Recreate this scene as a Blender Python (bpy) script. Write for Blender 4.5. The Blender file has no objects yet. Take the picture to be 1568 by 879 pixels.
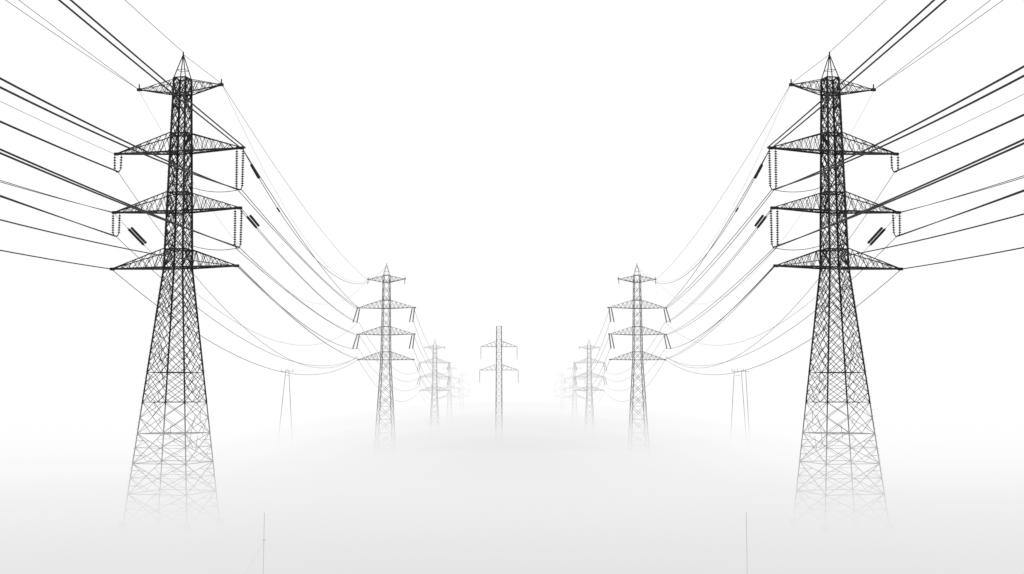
import bpy, math, random
from mathutils import Vector, Matrix
random.seed(7)
sc = bpy.context.scene

# ---------------------------------------------------------------- materials
def steel(name, col, rough=0.6, metal=0.0, var=0.5):
    m = bpy.data.materials.new(name); m.use_nodes = True
    nt = m.node_tree; b = nt.nodes['Principled BSDF']
    tc = nt.nodes.new('ShaderNodeTexCoord')
    n = nt.nodes.new('ShaderNodeTexNoise'); n.inputs['Scale'].default_value = 3.0
    n.inputs['Detail'].default_value = 2
    r = nt.nodes.new('ShaderNodeValToRGB')
    r.color_ramp.elements[0].position = .3; r.color_ramp.elements[1].position = .7
    r.color_ramp.elements[0].color = (*[c*(1-var) for c in col], 1)
    r.color_ramp.elements[1].color = (*[c*(1+var) for c in col], 1)
    nt.links.new(tc.outputs['Object'], n.inputs['Vector'])
    nt.links.new(n.outputs['Fac'], r.inputs['Fac'])
    nt.links.new(r.outputs['Color'], b.inputs['Base Color'])
    b.inputs['Roughness'].default_value = rough
    b.inputs['Metallic'].default_value = metal
    b.inputs['Specular IOR Level'].default_value = 0.15
    return m
M_STEEL = steel('weathered_steel', (0.018,0.018,0.019))
M_WIRE = steel('conductor', (0.02,0.02,0.021))
M_INS = steel('insulator_glaze', (0.035,0.035,0.037))
M_POLE = steel('grey_pole', (0.42,0.42,0.42), .8, var=.2)
M_WOOD = steel('weathered_wood', (0.12,0.117,0.115), .9)

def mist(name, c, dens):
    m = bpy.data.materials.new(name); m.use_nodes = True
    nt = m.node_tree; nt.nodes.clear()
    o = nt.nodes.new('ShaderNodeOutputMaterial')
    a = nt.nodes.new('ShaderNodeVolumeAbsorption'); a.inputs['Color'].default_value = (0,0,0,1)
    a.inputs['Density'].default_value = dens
    e = nt.nodes.new('ShaderNodeEmission'); e.inputs['Color'].default_value = (c,c,c,1)  # volume glows by itself, standing in for daylight scattered in the mist
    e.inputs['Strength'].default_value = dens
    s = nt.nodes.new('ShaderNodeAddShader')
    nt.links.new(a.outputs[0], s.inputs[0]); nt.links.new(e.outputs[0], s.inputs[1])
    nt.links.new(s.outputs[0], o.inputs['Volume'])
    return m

# ---------------------------------------------------------------- mesh builder
class MB:
    def __init__(s): s.v=[]; s.f=[]
    def beam(s, a, b, w):
        a=Vector(a); b=Vector(b); d=b-a
        if d.length<1e-4: return
        d.normalize(); up=Vector((0,0,1)) if abs(d.z)<.9 else Vector((0,1,0))
        x=d.cross(up).normalized()*w/2; y=x.cross(d).normalized()*w/2
        i=len(s.v)
        for p in (a,b):
            for q in (x+y,-x+y,-x-y,x-y): s.v.append(p+q)
        for k in range(4):
            j=(k+1)%4; s.f.append((i+k,i+j,i+4+j,i+4+k))
        s.f.append((i+3,i+2,i+1,i)); s.f.append((i+4,i+5,i+6,i+7))
    def tube(s, pts, r, n=6, rads=None):
        pts=[Vector(p) for p in pts]; i0=len(s.v)
        for k,p in enumerate(pts):
            d=(pts[min(k+1,len(pts)-1)]-pts[max(k-1,0)])
            if d.length>1e-6: d.normalize()
            up=Vector((0,0,1)) if abs(d.z)<.95 else Vector((0,1,0))
            x=d.cross(up).normalized(); y=x.cross(d).normalized()
            rr=rads[k] if rads else r
            for j in range(n):
                t=2*math.pi*j/n
                s.v.append(p+x*math.cos(t)*rr+y*math.sin(t)*rr)
        for k in range(len(pts)-1):
            for j in range(n):
                a=i0+k*n+j; b=i0+k*n+(j+1)%n
                s.f.append((a,b,b+n,a+n))
        s.f.append(tuple(i0+j for j in range(n))[::-1])
        s.f.append(tuple(i0+(len(pts)-1)*n+j for j in range(n)))
    def discs(s, a, b, r, pitch=.16, core=.05):
        a=Vector(a); b=Vector(b); L=(b-a).length; n=max(3,int(L/pitch))
        pts=[]; rads=[]
        for k in range(n):
            for fr,rr in ((.05,core),(.3,r*.7),(.5,r),(.7,core)):
                pts.append(a.lerp(b,(k+fr)/n)); rads.append(rr)
        s.tube(pts, r, 8, rads)
    def mesh(s, name, mat):
        me=bpy.data.meshes.new(name); me.from_pydata([tuple(v) for v in s.v],[],s.f)
        me.materials.append(mat); me.update(); return me
def obj(name, me, parent=None):
    o=bpy.data.objects.new(name, me); sc.collection.objects.link(o)
    if parent: o.parent=parent
    return o
def empty(name, loc=(0,0,0), rz=0, scale=(1,1,1)):
    o=bpy.data.objects.new(name,None); sc.collection.objects.link(o)
    o.location=loc; o.rotation_euler=(0,0,rz); o.scale=scale; return o

# ---------------------------------------------------------------- terrain
def sstep(a,b,x):
    t=min(1,max(0,(x-a)/(b-a))); return t*t*(3-2*t)
def terrain(y):
    return -5.1*sstep(80,310,y)

def sheet(name, mat, x0,x1,ys,h,bottom=None,nx=2,amp=0,ph=0):
    v=[];f=[]
    for y in ys:
        for i in range(nx):
            x=x0+(x1-x0)*i/(nx-1)
            d=amp*(math.sin(x*.047+ph+.8*math.sin(y*.021))*math.cos(y*.039+1.7*ph)+.5*math.sin(x*.089+y*.05+ph)) if amp else 0
            v.append((x, y, terrain(y)+h+d))
    for k in range(len(ys)-1):
        for i in range(nx-1):
            a=k*nx+i; f.append((a,a+1,a+nx+1,a+nx))
    if bottom is not None:
        n=len(v)
        for (x,y,z) in list(v): v.append((x,y,bottom))
        for k in range(len(ys)-1):
            for i in range(nx-1):
                a=n+k*nx+i; f.append((a,a+nx,a+nx+1,a+1))
            a=k*nx; f.append((a,a+nx,n+a+nx,n+a))
            a=k*nx+nx-1; f.append((a+nx,a,n+a,n+a+nx))
        for i in range(nx-1):
            f.append((i+1,i,n+i,n+i+1))
            a=(len(ys)-1)*nx+i; f.append((a,a+1,n+a+1,n+a))
    me=bpy.data.meshes.new(name); me.from_pydata(v,[],f); me.materials.append(mat); me.update()
    return obj(name,me)

gm = bpy.data.materials.new('frosted_field'); gm.use_nodes=True
nt=gm.node_tree; b=nt.nodes['Principled BSDF']
tc=nt.nodes.new('ShaderNodeTexCoord'); n1=nt.nodes.new('ShaderNodeTexNoise')
n1.inputs['Scale'].default_value=.03; n1.inputs['Detail'].default_value=6
r=nt.nodes.new('ShaderNodeValToRGB'); r.color_ramp.elements[0].color=(.24,.24,.24,1); r.color_ramp.elements[1].color=(.5,.5,.5,1)
nt.links.new(tc.outputs['Object'],n1.inputs['Vector']); nt.links.new(n1.outputs['Fac'],r.inputs['Fac'])
nt.links.new(r.outputs['Color'],b.inputs['Base Color']); b.inputs['Roughness'].default_value=.95
ys=[-3000,-400,-100]+list(range(0,400,8))+[450,600,900,1500,4000]
sheet('ground',gm,-3000,3000,ys,0,nx=5)

def ysr(a,b): return [a]+[y for y in ys if a<y<b]+[b]
HS=[11.6,9.5,7,4.8,2.8,1.4]
DS=[.0021,.0034,.0066,.0125,.024,.06]
CS=[1,1,.96,.83,.62,.54]  # glow per layer, greyer low down: shade of deep mist put into colour
AM=[0,.4,.6,.6,.3,0]
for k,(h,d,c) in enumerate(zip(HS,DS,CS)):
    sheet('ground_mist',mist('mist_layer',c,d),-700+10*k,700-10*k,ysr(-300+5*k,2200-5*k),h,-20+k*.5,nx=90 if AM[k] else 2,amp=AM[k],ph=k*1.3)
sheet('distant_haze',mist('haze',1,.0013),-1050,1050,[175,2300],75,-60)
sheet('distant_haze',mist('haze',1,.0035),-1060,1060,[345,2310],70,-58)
# central bank of denser mist: nested shells, so it has no hard edge
def bank(cx,cy,cz,rx,ry,rz,mat):
    v=[];f=[];A=56;B=28
    for i in range(1,B):
        ph=math.pi*i/B
        for j in range(A):
            th=2*math.pi*j/A
            v.append((cx+rx*math.sin(ph)*math.cos(th),cy+ry*math.sin(ph)*math.sin(th),cz+rz*math.cos(ph)))
    t=len(v); v.append((cx,cy,cz+rz)); v.append((cx,cy,cz-rz))
    for i in range(B-2):
        for j in range(A):
            a=i*A+j;b2=i*A+(j+1)%A
            f.append((a,a+A,b2+A,b2))
    for j in range(A):
        f.append((t,j,(j+1)%A)); q=(B-2)*A; f.append((t+1,q+(j+1)%A,q+j))
    me=bpy.data.meshes.new('mist_bank'); me.from_pydata(v,[],f); me.materials.append(mat); me.update()
    return obj('mist_bank',me)
N=6
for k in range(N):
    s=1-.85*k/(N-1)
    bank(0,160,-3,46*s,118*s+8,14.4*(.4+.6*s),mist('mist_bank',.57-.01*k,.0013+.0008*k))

# ---------------------------------------------------------------- pylon
CORN=[(-1,-1),(1,-1),(1,1),(-1,1)]
def jit(p,a): return p+Vector([random.uniform(-a,a) for _ in range(3)])
ZB=24.35; ZT=42.9
def build_pylon(near):
    WT,WB,W0=(1.22,1.95,6.5) if near else (1.35,1.9,4.4)
    def hw(z):
        if z>=ZB: return (WB+(WT-WB)*(z-ZB)/(ZT-ZB))/2
        return (WB+(W0-WB)*(ZB-z)/ZB)/2
    def cp(c,z): h=hw(z); return Vector((c[0]*h,c[1]*h,z))
    def face_lattice(mb,c0,c1,z0,z1,h,dt,w,j=0.0):
        def P(s,z): return cp(c0,z).lerp(cp(c1,z),s)
        t=z0-h
        while t<z1:
            for flip in (0,1):
                a=max(t,z0); bb=min(t+h,z1)
                if bb-a>.1*h:
                    sa=(a-t)/h; sb=(bb-t)/h
                    if flip: sa,sb=1-sa,1-sb
                    p=P(sa,a); q=P(sb,bb)
                    if j:
                        m=jit(p.lerp(q,.5),j); mb.beam(p,m,w); mb.beam(m,q,w)
                    else: mb.beam(p,q,w)
            t+=dt
    def face_x(mb,c0,c1,z0,z1,w):
        a,b_,c,d=cp(c0,z0),cp(c1,z0),cp(c1,z1),cp(c0,z1)
        mb.beam(a,c,w); mb.beam(b_,d,w)
        wa=hw(z0);wb=hw(z1); t=wa/(wa+wb)
        x=a.lerp(c,t)
        for (l0,l1) in ((a,d),(b_,c)):
            m=l0.lerp(l1,t); mb.beam(m,x,w*.7)
            q1=l0.lerp(x,.5); q2=l1.lerp(x,.5)
            mb.beam(l0.lerp(l1,t*.5),q1,w*.6); mb.beam(q1,m,w*.6)
            if near: mb.beam(l0.lerp(l1,t+(1-t)*.5),q2,w*.6); mb.beam(q2,m,w*.6)
        bm=a.lerp(b_,.5); mb.beam(bm,a.lerp(x,.5),w*.6); mb.beam(bm,b_.lerp(x,.5),w*.6)
    def arm(mb,sgn,L,zt,zlo,zup,n=5,w=.13,wl=.05):
        tip=Vector((sgn*L,0,zt))
        lo=[Vector((sgn*hw(zlo),e*hw(zlo),zlo)) for e in (-1,1)]
        up=[Vector((sgn*hw(zup),e*hw(zup),zup)) for e in (-1,1)]
        for e in (0,1):
            mb.beam(lo[e],tip,w); mb.beam(up[e],tip,w*.55)
            for k in range(n):
                t0=k/n; t1=(k+.5)/n; t2=(k+1)/n
                mb.beam(lo[e].lerp(tip,t0),up[e].lerp(tip,t1),wl)
                if k<n-1: mb.beam(up[e].lerp(tip,t1),lo[e].lerp(tip,t2),wl)
                if near and k<n-1:
                    mb.beam(jit(up[e].lerp(tip,t0),.1),jit(lo[e].lerp(tip,t2),.12),wl*.7)
        for k in range(n):
            t0=k/n; t1=(k+1)/n
            mb.beam(lo[0].lerp(tip,t0),lo[1].lerp(tip,t1),wl)
            if near:
                mb.beam(lo[1].lerp(tip,t0),lo[0].lerp(tip,t1),wl)
                mb.beam(up[0].lerp(tip,t0),up[1].lerp(tip,t1),wl*.8)
            if 0<k: mb.beam(lo[0].lerp(tip,t0),lo[1].lerp(tip,t0),wl)
        mb.beam(tip-Vector((sgn*.35,0,0)),tip+Vector((sgn*.1,0,0)),.26)
    mb=MB()
    levels=[0,3.0,5.8,8.56,11.5,14.3,19.4,ZB,26.1,29.8,31.6,35.6,37.4,41.35,ZT]
    lw={0:.075,3.0:.08,5.8:.085,8.56:.09,11.5:.105,14.3:.12,19.4:.135}
    for c in CORN:
        for a,b_ in zip(levels,levels[1:]):
            mb.beam(cp(c,a),cp(c,b_),(lw.get(a,.155)) if near else .12)
        p=cp(c,0); mb.beam(p+Vector((0,0,-1.2)),p+Vector((0,0,.35)),.5)
    for i in range(4):
        c0,c1=CORN[i],CORN[(i+1)%4]
        for z in levels[1:]:
            if z==19.4: continue
            mb.beam(cp(c0,z),cp(c1,z),.1 if z>=ZB else .055)
        if near:
            face_lattice(mb,c0,c1,ZB,ZT,1.9,.95,.052,.07)
            face_lattice(mb,c0,c1,ZB,ZT,3.6,3.6,.05,.16)
            face_lattice(mb,c0,c1,19.4,ZB,2.5,.84,.048,.04)
            face_lattice(mb,c0,c1,14.3,19.4,3.1,1.03,.042,.04)
            face_lattice(mb,c0,c1,11.5,14.3,2.8,.93,.036,.03)
            face_lattice(mb,c0,c1,8.56,11.5,2.94,1.47,.036,.03)
            face_x(mb,c0,c1,5.8,8.56,.048)
            face_x(mb,c0,c1,3.0,5.8,.046)
            face_x(mb,c0,c1,0,3.0,.044)
            for k in range(30):
                z=random.uniform(ZB,ZT-.6); z2=z+random.uniform(.1,.8)
                a=cp(c0,z).lerp(cp(c1,z),random.random()); q=cp(c0,z2).lerp(cp(c1,z2),random.random())
                mb.beam(a,q,random.choice((.03,.05,.09)))
            for k in range(18):
                z=random.uniform(7,ZB-1); z2=z+random.uniform(.3,1.3); s=random.uniform(.05,.75)
                mb.beam(cp(c0,z).lerp(cp(c1,z),s),cp(c0,z2).lerp(cp(c1,z2),s+random.uniform(0,.25)),.035)
        else:
            face_lattice(mb,c0,c1,ZB,ZT,1.8,1.8,.06,.03)
            face_lattice(mb,c0,c1,14.3,ZB,2.5,2.5,.07)
            for z0,z1 in ((11.5,14.3),(8.56,11.5),(5.8,8.56),(3,5.8),(0,3)):
                mb.beam(cp(c0,z0),cp(c1,z1),.07); mb.beam(cp(c1,z0),cp(c0,z1),.07)
    if near:
        for z in (41.35,37.4,35.6,31.6,29.8,26.1,ZB,14.3,8.56):
            mb.beam(cp(CORN[0],z),cp(CORN[2],z),.05); mb.beam(cp(CORN[1],z),cp(CORN[3],z),.05)
    ap=Vector((0,0,45.3))
    for c in CORN: mb.beam(cp(c,ZT),ap,.07)
    zz=43.7;k=(45.3-zz)/(45.3-ZT)
    ring=[Vector((c[0]*hw(ZT)*k,c[1]*hw(ZT)*k,zz)) for c in CORN]
    for i in range(4): mb.beam(ring[i],ring[(i+1)%4],.035)
    mb.beam(ap-Vector((0,0,.15)),ap+Vector((0,0,.25)),.1)
    for j,(L,Lo,zt,zl,zu) in enumerate([(4.2,4.75,42.05,41.35,42.75),(6.5,7.05,35.75,35.6,37.5),(6.4,7.1,29.95,29.8,31.7),(6.2,7.15,24.4,24.35,26.2)]):
        for s in (-1,1):
            l=L if (s>0 or not near) else Lo
            arm(mb,s,l,zt,zl,zu,n=6 if j else 4,w=(.15 if j else .09) if near else .11,wl=.042 if near else .055)
            if j==0: mb.beam((s*l*.98,0,42),(s*l*.98,0,42.6),.09)
    z=3
    while near and z<40:
        p=cp((-1,-1),z); mb.beam(p,p+Vector((-.2,-.05,0)),.025); z+=.6
    return mb.mesh('lattice_mast',M_STEEL)
def build_ins():
    mb=MB()
    def dbl(x,z,L,gap,r):
        for s in (-1,1):
            mb.beam((x+s*gap,0,z),(x+s*gap,0,z-.25),.05)
            mb.discs((x+s*gap,0,z-.2),(x+s*gap*.9,0,z-L+.25),r,.22,.04)
            mb.beam((x+s*gap*.9,0,z-L+.3),(x+s*gap*.4,0,z-L),.07)
        mb.beam((x-gap*.45,0,z-L),(x+gap*.45,0,z-L),.08)
        mb.beam((x-gap*1.1,0,z-.02),(x+gap*1.1,0,z-.02),.09)
    dbl(6.2,35.7,4.0,.33,.17); dbl(6.15,29.9,3.8,.33,.17)
    dbl(-6.75,35.7,1.75,.36,.16); dbl(-6.75,29.9,2.3,.36,.16)
    return mb.mesh('insulator_strings',M_INS)
def build_ins_far():
    mb=MB()
    for z in (35.7,29.9):
        for s in (-1,1):
            for dx,sl in ((-.35,-.9),(.15,-.5)):
                mb.discs((s*6.1+dx,0,z-.1),(s*6.1+dx+sl*(1 if s<0 else .6),-.3,z-3.2),.19,.2,.1)
    for s in (-1,1): mb.discs((s*4.1,0,42),(s*4.1-.1,0,40.9),.12,.2)
    return mb.mesh('insulator_strings_far',M_INS)
PY=build_pylon(True); PYF=build_pylon(False); INS=build_ins(); INSF=build_ins_far()

ROWS=[ (32.1,31.0,117,0,13,1,True),(27.5,27.4,267,-4.6,6,1,False),
       (25.2,25.2,400,-6,8,.8,False),(27.5,27.5,540,-6.5,5,.72,False),
       (28.5,28.5,700,-6,5,.7,False)]
for side in (0,1):
    for (xl,xr,y,g,rot,s,near) in ROWS:
        if side==0: e=empty('electricity_pylon',(-xl,y,g),math.radians(-rot),(s,s,s))
        else: e=empty('electricity_pylon',(xr,y,g),math.radians(rot),(-s,s,s))
        obj('lattice_mast',PY if near else PYF,e)
        obj('insulator_strings',INS if near else INSF,e)
def att(side,row,lx,z):
    xl,xr,y,g,rot,s,near=ROWS[row]
    a=math.radians(-rot)
    rx=lx*math.cos(a)*s; ry=lx*math.sin(a)*s
    if side==0: return Vector((-xl+rx,y+ry,g+z*s))
    return Vector((xr-rx,y+ry,g+z*s))

# ---------------------------------------------------------------- wires
def span(p,q,S,n=40):
    out=[]
    for k in range(n+1):
        t=k/n; v=p.lerp(q,t); v.z-=4*S*t*(1-t); out.append(v)
    return out
for side in (0,1):
    mb=MB(); sg=1 if side==0 else -1
    def back(lx,z,S,r,twin=0,tz=0):
        p=att(side,0,lx,z); q=Vector((p.x,p.y-190,p.z))
        for o in ([-twin/2,twin/2] if twin else [0]):
            pp=p.copy(); pp.x+=o*.5*sg
            qq=q.copy(); qq.x+=o*1.5*sg
            mb.tube(span(pp,qq,S+o*tz,48),r)
    back(6.5,35.75,1.2,.06,.9)
    back(6.2,31.7,4.5,.058,.5,1.6)
    back(-6.75,34.0,2.5,.048,.25)
    back(-7.0,35.7,2.6,.018)
    back(6.15,26.2,2.0,.055,.4,1.0)
    back(-7.1,29.95,3.2,.03,.5,.9)
    back(-6.75,27.6,.9,.048,.4,.9)
    back(6.2,24.4,4.1,.04)
    back(-7.15,24.4,2.6,.052)
    back(0,45.5,2.0,.024)
    back(-4.75,42.1,2.5,.022); back(-4.75,42.1,1.2,.022)
    def fwd(lx,z,lx2,z2,S,r,twin=0,r2=None):
        p=att(side,0,lx,z); q=att(side,1,lx2,z2)
        for o in ([-twin/2,twin/2] if twin else [0]):
            d=Vector((o,0,o*.3)); pts=span(p+d*.6,q+d,S+o*.6,48); N=len(pts)
            r2_=r2 or r
            mb.tube(pts,r,6,[r+(r2_-r)*i/(N-1) for i in range(N)])
        return span(p,q,S,200)
    c_b=fwd(6.4,35.75,0,45.2,8.0,.04,0,.022)
    fwd(6.2,31.75,-6.3,35.6,1.0,.038,.5)
    fwd(6.4,35.75,-6.1,35.7,1.5,.04)
    c_d=fwd(6.3,29.95,-6.3,32.5,1.5,.028,.3)
    fwd(6.15,26.1,-6.3,29.8,1.2,.03,.5)
    fwd(6.2,24.4,-6.2,26.8,2.0,.038)
    fwd(6.2,24.4,-6.2,24.6,1.5,.024,.35)
    fwd(4.2,42.05,-4.2,42.0,2.0,.022); fwd(4.2,42.05,-4.2,42.0,6.5,.013)
    fwd(-6.75,34.0,-6.2,25.2,9.0,.026)
    fwd(-6.75,27.6,-6.2,24.9,6.0,.028)
    fwd(-7.15,24.4,-6.2,24.4,6.3,.032)
    c_o=fwd(-7.1,29.95,-6.3,32.5,8.5,.018)
    fwd(-4.75,42.05,-4.2,42.0,12,.011)
    mb.tube([att(side,0,0,45.3),att(side,0,4.2,42.1)],.022)
    for z in (31.7,26.1,):
        a=att(side,0,6.15,z); c=att(side,0,1.0,z+.5)
        mb.tube(span(a,c,.35,12),.032)
    for r0 in range(1,len(ROWS)-1):
        for lx,z,S in ((6.1,35.6,4),(6.1,32.6,5),(6.1,29.8,4),(6.1,26.8,5),(6.1,24.4,5),(-6.1,32.6,5),(-6.1,26.8,5),(-6.1,24.4,6),(-6.1,30,5)):
            p=att(side,r0,lx,z); q=att(side,r0+1,lx,z)
            mb.tube(span(p,q,S*(1 if r0<2 else .8),24),.034 if r0==1 else .03,4)
    par=empty('overhead_power_line')
    obj('conductors',mb.mesh('conductors',M_WIRE),par)
    def strip(c,i0,i1,r,nm,w=1):
        m2=MB()
        m2.discs(c[i0],c[i1],r,.2,.04)
        m2.tube([c[i0]-(c[i1]-c[i0])*.08,c[i0]],.05); m2.tube([c[i1],c[i1]+(c[i1]-c[i0])*.08],.05)
        if w>1:
            d=Vector((.26*sg,0,.16)); m2.discs(c[i0]+d,c[i1]+d,r,.2,.04)
        obj(nm,m2.mesh(nm,M_INS),par)
    strip(c_b,6,11,.16,'tension_insulator_a')
    strip(c_b,25,27,.10,'tension_insulator_b')
    strip(c_d,6,13,.13,'tension_insulator_c',2)
    strip(c_o,6,12,.14,'tension_insulator_d',2)

# ---------------------------------------------------------------- slim central mast
def slim_mast():
    mb=MB(); H=35.7; W=.72
    wz=lambda z: 1.25-.35*z/H
    P=lambda c,z: Vector((c[0]*W*wz(z),c[1]*W*wz(z),z))
    for c in CORN: mb.beam(P(c,-.6),P(c,H),.11)
    n=20
    for i in range(4):
        c0,c1=CORN[i],CORN[(i+1)%4]
        for k in range(n):
            z0=H*k/n;z1=H*(k+1)/n
            mb.beam(P(c0,z0),P(c1,z1),.07)
            if i%2: mb.beam(P(c1,z0),P(c0,z1),.05)
            mb.beam(P(c0,z1),P(c1,z1),.05)
    for z,L in ((30.2,4.9),(23.9,5.2)):
        for s in (-1,1):
            tip=Vector((s*L,0,z))
            for e in (-1,1):
                a=Vector((s*W,e*W,z)); b_=Vector((s*W,e*W,z+1.5))
                mb.beam(a,tip,.1); mb.beam(b_,tip,.08)
                for k in range(4):
                    mb.beam(a.lerp(tip,k/4),b_.lerp(tip,(k+.6)/4),.05)
            mb.tube([tip,tip+Vector((0,0,-3.4))],.05)
            mb.discs(tip+Vector((0,0,-.3)),tip+Vector((0,0,-2.2)),.09)
    return mb.mesh('mast',M_STEEL)
e=empty('slim_lattice_pylon',(-3.5,330,-5.1),math.radians(6)); obj('mast',slim_mast(),e)

# ---------------------------------------------------------------- wooden poles
def aframe(three):
    mb=MB(); H=24.2
    legs=[(-.35,-2.6),(.45,2.0)]
    if three: legs=[(-.9,-2.6),(1.0,2.4),(2.2,3.2)]
    for a,b_ in legs:
        mb.tube([(b_,0,-.5),((a+b_)/2,0,H/2),(a,0,H)],.1,8,[.11,.085,.07])
    mb.beam((-1.7,0,H-.5),(1.8 if not three else 3.4,0,H-.5),.1)
    mb.beam((-.6,0,H-1.6),(.8,0,H-1.6),.08)
    for x in (-1.6,0,1.6): mb.discs((x,0,H-.45),(x,0,H+.3),.09,.2)
    return mb.mesh('poles',M_WOOD)
e=empty('wooden_utility_pole',(-62,338,-5.1)); obj('poles',aframe(False),e)
e=empty('wooden_utility_pole',(62.2,338,-5.1)); obj('poles',aframe(True),e)

# ---------------------------------------------------------------- foreground marker poles
for side,x in ((0,-12.0),(1,11.35)):
    mb=MB()
    mb.tube([(0,0,-.3),(0,0,3),(0,0,6.5)],.02,8,[.026,.021,.015])
    if side==0:
        mb.beam((-.05,0,5.2),(.08,0,5.2),.05)
        mb.tube(span(Vector((0,0,5.1)),Vector((-3.6,1.5,0)),.25,12),.005,4)
    e=empty('marker_pole',(x,60,0)); obj('pole',mb.mesh('pole',M_POLE),e)

# ---------------------------------------------------------------- sky / light
w=bpy.data.worlds.new('World'); sc.world=w; w.use_nodes=True
nt=w.node_tree; bg=nt.nodes['Background']
sky=nt.nodes.new('ShaderNodeTexSky'); sky.sky_type='NISHITA'; sky.sun_disc=False
sky.sun_elevation=math.radians(50); sky.sun_rotation=math.radians(0); sky.dust_density=6
mul=nt.nodes.new('ShaderNodeMix'); mul.data_type='RGBA'; mul.blend_type='MULTIPLY'
mul.inputs['Factor'].default_value=1; mul.inputs['B'].default_value=(.1,.1,.1,1)
nt.links.new(sky.outputs['Color'],mul.inputs['A'])
mx=nt.nodes.new('ShaderNodeMix'); mx.data_type='RGBA'; mx.inputs['Factor'].default_value=.98
mx.inputs['B'].default_value=(1.02,1.02,1.02,1)
nt.links.new(mul.outputs['Result'],mx.inputs['A']); nt.links.new(mx.outputs['Result'],bg.inputs['Color'])
bg.inputs['Strength'].default_value=1.0
sl=bpy.data.lights.new('sun','SUN'); sl.energy=.6; sl.angle=math.radians(20); sl.color=(1,.985,.96)
so=bpy.data.objects.new('sun',sl); sc.collection.objects.link(so); so.rotation_euler=(math.radians(40),0,0)

cam=bpy.data.cameras.new('camera'); co=bpy.data.objects.new('camera',cam); sc.collection.objects.link(co)
co.location=(0,0,12.2); co.rotation_euler=(math.radians(90+5.03),0,0)
cam.sensor_width=36; cam.lens=1873/1568*36; cam.clip_end=6000; cam.clip_start=.1
sc.camera=co
sc.view_settings.view_transform='Standard'; sc.view_settings.look='None'; sc.view_settings.exposure=0
